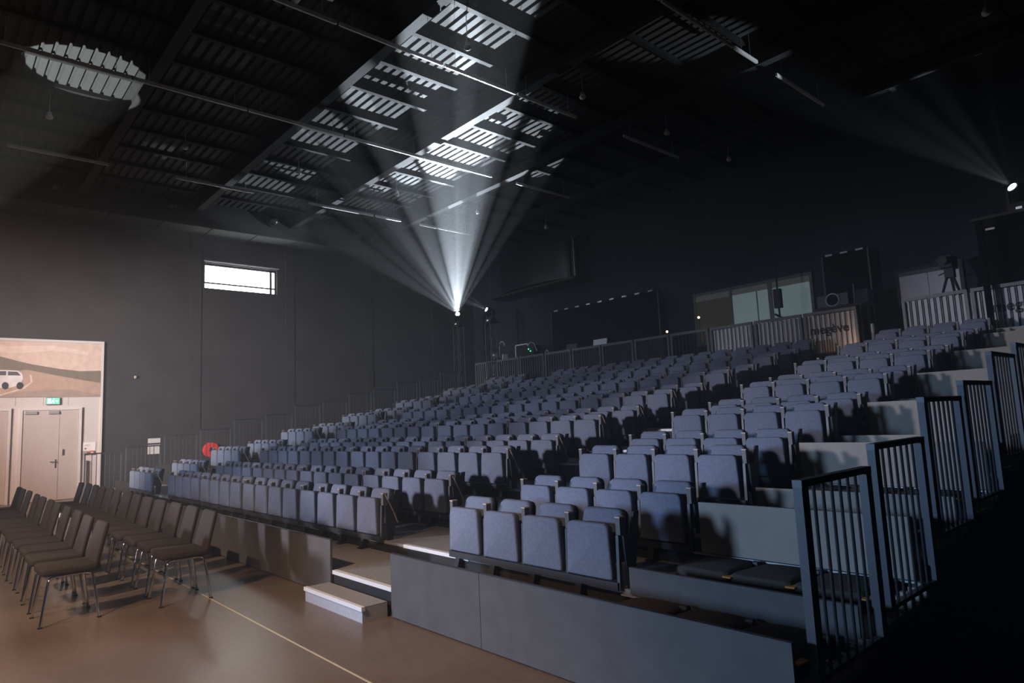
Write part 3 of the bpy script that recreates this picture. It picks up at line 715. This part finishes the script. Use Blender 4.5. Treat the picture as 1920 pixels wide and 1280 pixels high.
# boom pole with device
bp = thing('microphone_stand', 'tall black microphone stand before the teal control window', 'stand', (-4.82, 12.8, PLZ))
obj('pole', MB().tube([(0, 0, .02), (0, 0, 2.6)], .025, 8).mesh('pole', BLK), bp)
obj('device', MB().box(-.09, .09, -.08, .06, 1.45, 1.95).mesh('device', BLK), bp)
obj('clamp', MB().tube([(-.12, 0, 1.30), (.06, 0, 1.18)], .03, 8).mesh('clamp', BLK), bp)
obj('base', MB().tube([(0, 0, 0), (0, 0, .03)], .2, 16).mesh('base', BLK), bp)
# projector on stand
pj = thing('projector_table', 'black projector table right behind the peach banner', 'table', (-3.25, 12.85, PLZ))
obj('top', bx(-.55, .6, -.3, .3, 1.18, 1.24).mesh('top', BLK), pj)
for sx in (-.5, .5):
    for sy in (-.25, .25): obj('leg', bx(sx-.02, sx+.02, sy-.02, sy+.02, 0, 1.18).mesh('leg', BLK), pj)
pr = thing('projector', 'grey projector with a white lens ring above the banner rail', 'projector', (-3.38, 12.85, PLZ+1.24))
obj('body', bx(-.38, .36, -.2, .25, .02, .30).mesh('body', mat('projector_grey', (.09, .09, .088), .5)), pr)
for sx in (-.3, .3): obj('foot', bx(sx-.03, sx+.03, -.1, .1, 0, .02).mesh('foot', BLK), pr)
rg = MB(); pth = [(.155*math.cos(a*math.pi/12), -.215, .165+.155*math.sin(a*math.pi/12)) for a in range(25)]; rg.tube(pth, .017, 6)
obj('lens_ring', rg.mesh('lens_ring', WHITE), pr)
obj('lens', smooth_by_angle(MB().tube([(0, -.2, .165), (0, -.24, .165)], .125, 20).mesh('lens', mat('lens_glass', (.01, .01, .012), .08))), pr)
eq = thing('equipment_case', 'black equipment rack beside the projector', 'rack', (-2.82, 12.95, PLZ+1.24))
obj('case', bx(-.14, .2, -.15, .2, 0, .34).mesh('case', BLK), eq)
obj('mast', MB().tube([(-.1, -.17, 0), (-.1, -.17, .5)], .01, 6).mesh('mast', TUBE), eq)
# tripod camera
tp = thing('video_camera', 'black video camera on a tripod before the pale back door', 'camera', (-.93, 12.9, PLZ))
for a in (90, 210, 330):
    ca, sa = math.cos(math.radians(a)), math.sin(math.radians(a))
    obj('leg', MB().tube([(.06*ca, .06*sa, 1.55), (.28*ca, .28*sa, .9), (.42*ca, .42*sa, 0)], [.03, .025, .02], 8).mesh('leg', BLK), tp)
obj('head', bx(-.09, .09, -.09, .09, 1.52, 1.72).mesh('head', BLK), tp)
obj('body', bx(-.12, .12, -.28, .2, 1.72, 1.98).mesh('body', BLK), tp)
obj('lens', MB().tube([(0, -.28, 1.85), (0, -.46, 1.85)], [.07, .09], 12).mesh('lens', BLK), tp)
obj('handle', MB().tube([(-.25, .1, 1.62), (-.06, 0, 1.66)], .012, 6).mesh('handle', BLK), tp)
obj('viewfinder', bx(-.22, -.12, -.1, .05, 1.86, 1.96).mesh('viewfinder', BLK), tp)
# extinguisher-like post in the stair gap
gp = thing('marker_post', 'slim grey marker post in the back stair gap', 'post', (-2.28, 11.9, PLZ))
obj('tube', MB().tube([(0, 0, .02), (0, 0, .62)], .035, 10).mesh('tube', TUBE), gp); obj('foot', MB().tube([(0, 0, 0), (0, 0, .02)], .08, 14).mesh('foot', BLK), gp)
# curved ventilation unit on the back wall
GLOSS = mat('gloss_black', (.018, .019, .022), .28)
vu = thing('ventilation_unit', 'large glossy black unit with a curved front high on the back wall', 'ventilation', (-14.6, YB, 6.5))
arc = [(2.0*math.sin(math.radians(a)), -.55-.55*math.cos(math.radians(a))+.0) for a in range(-78, 79, 12)]
obj('curved_front', smooth_by_angle(MB().prism([(p[0]*.98, p[1]) for p in arc]+[(1.9, -.05), (-1.9, -.05)], 'Z', .12, 1.52).mesh('curved_front', GLOSS), 30), vu)
obj('shelf', bx(-2.35, 2.35, -.95, 0, 0, .08).mesh('shelf', BLK), vu)
obj('top', bx(-2.35, 2.35, -.6, 0, 1.55, 1.63).mesh('top', BLK), vu)
for s_ in (-1, 1):
    obj('side_tube', MB().tube([(s_*2.3, -.9, .08), (s_*2.3, -.9, 1.6)], .025, 8).mesh('side_tube', FRAME), vu)
obj('light_strip', bx(2.08, 2.18, -.7, -.6, .15, 1.5).mesh('light_strip', TUBE), vu)
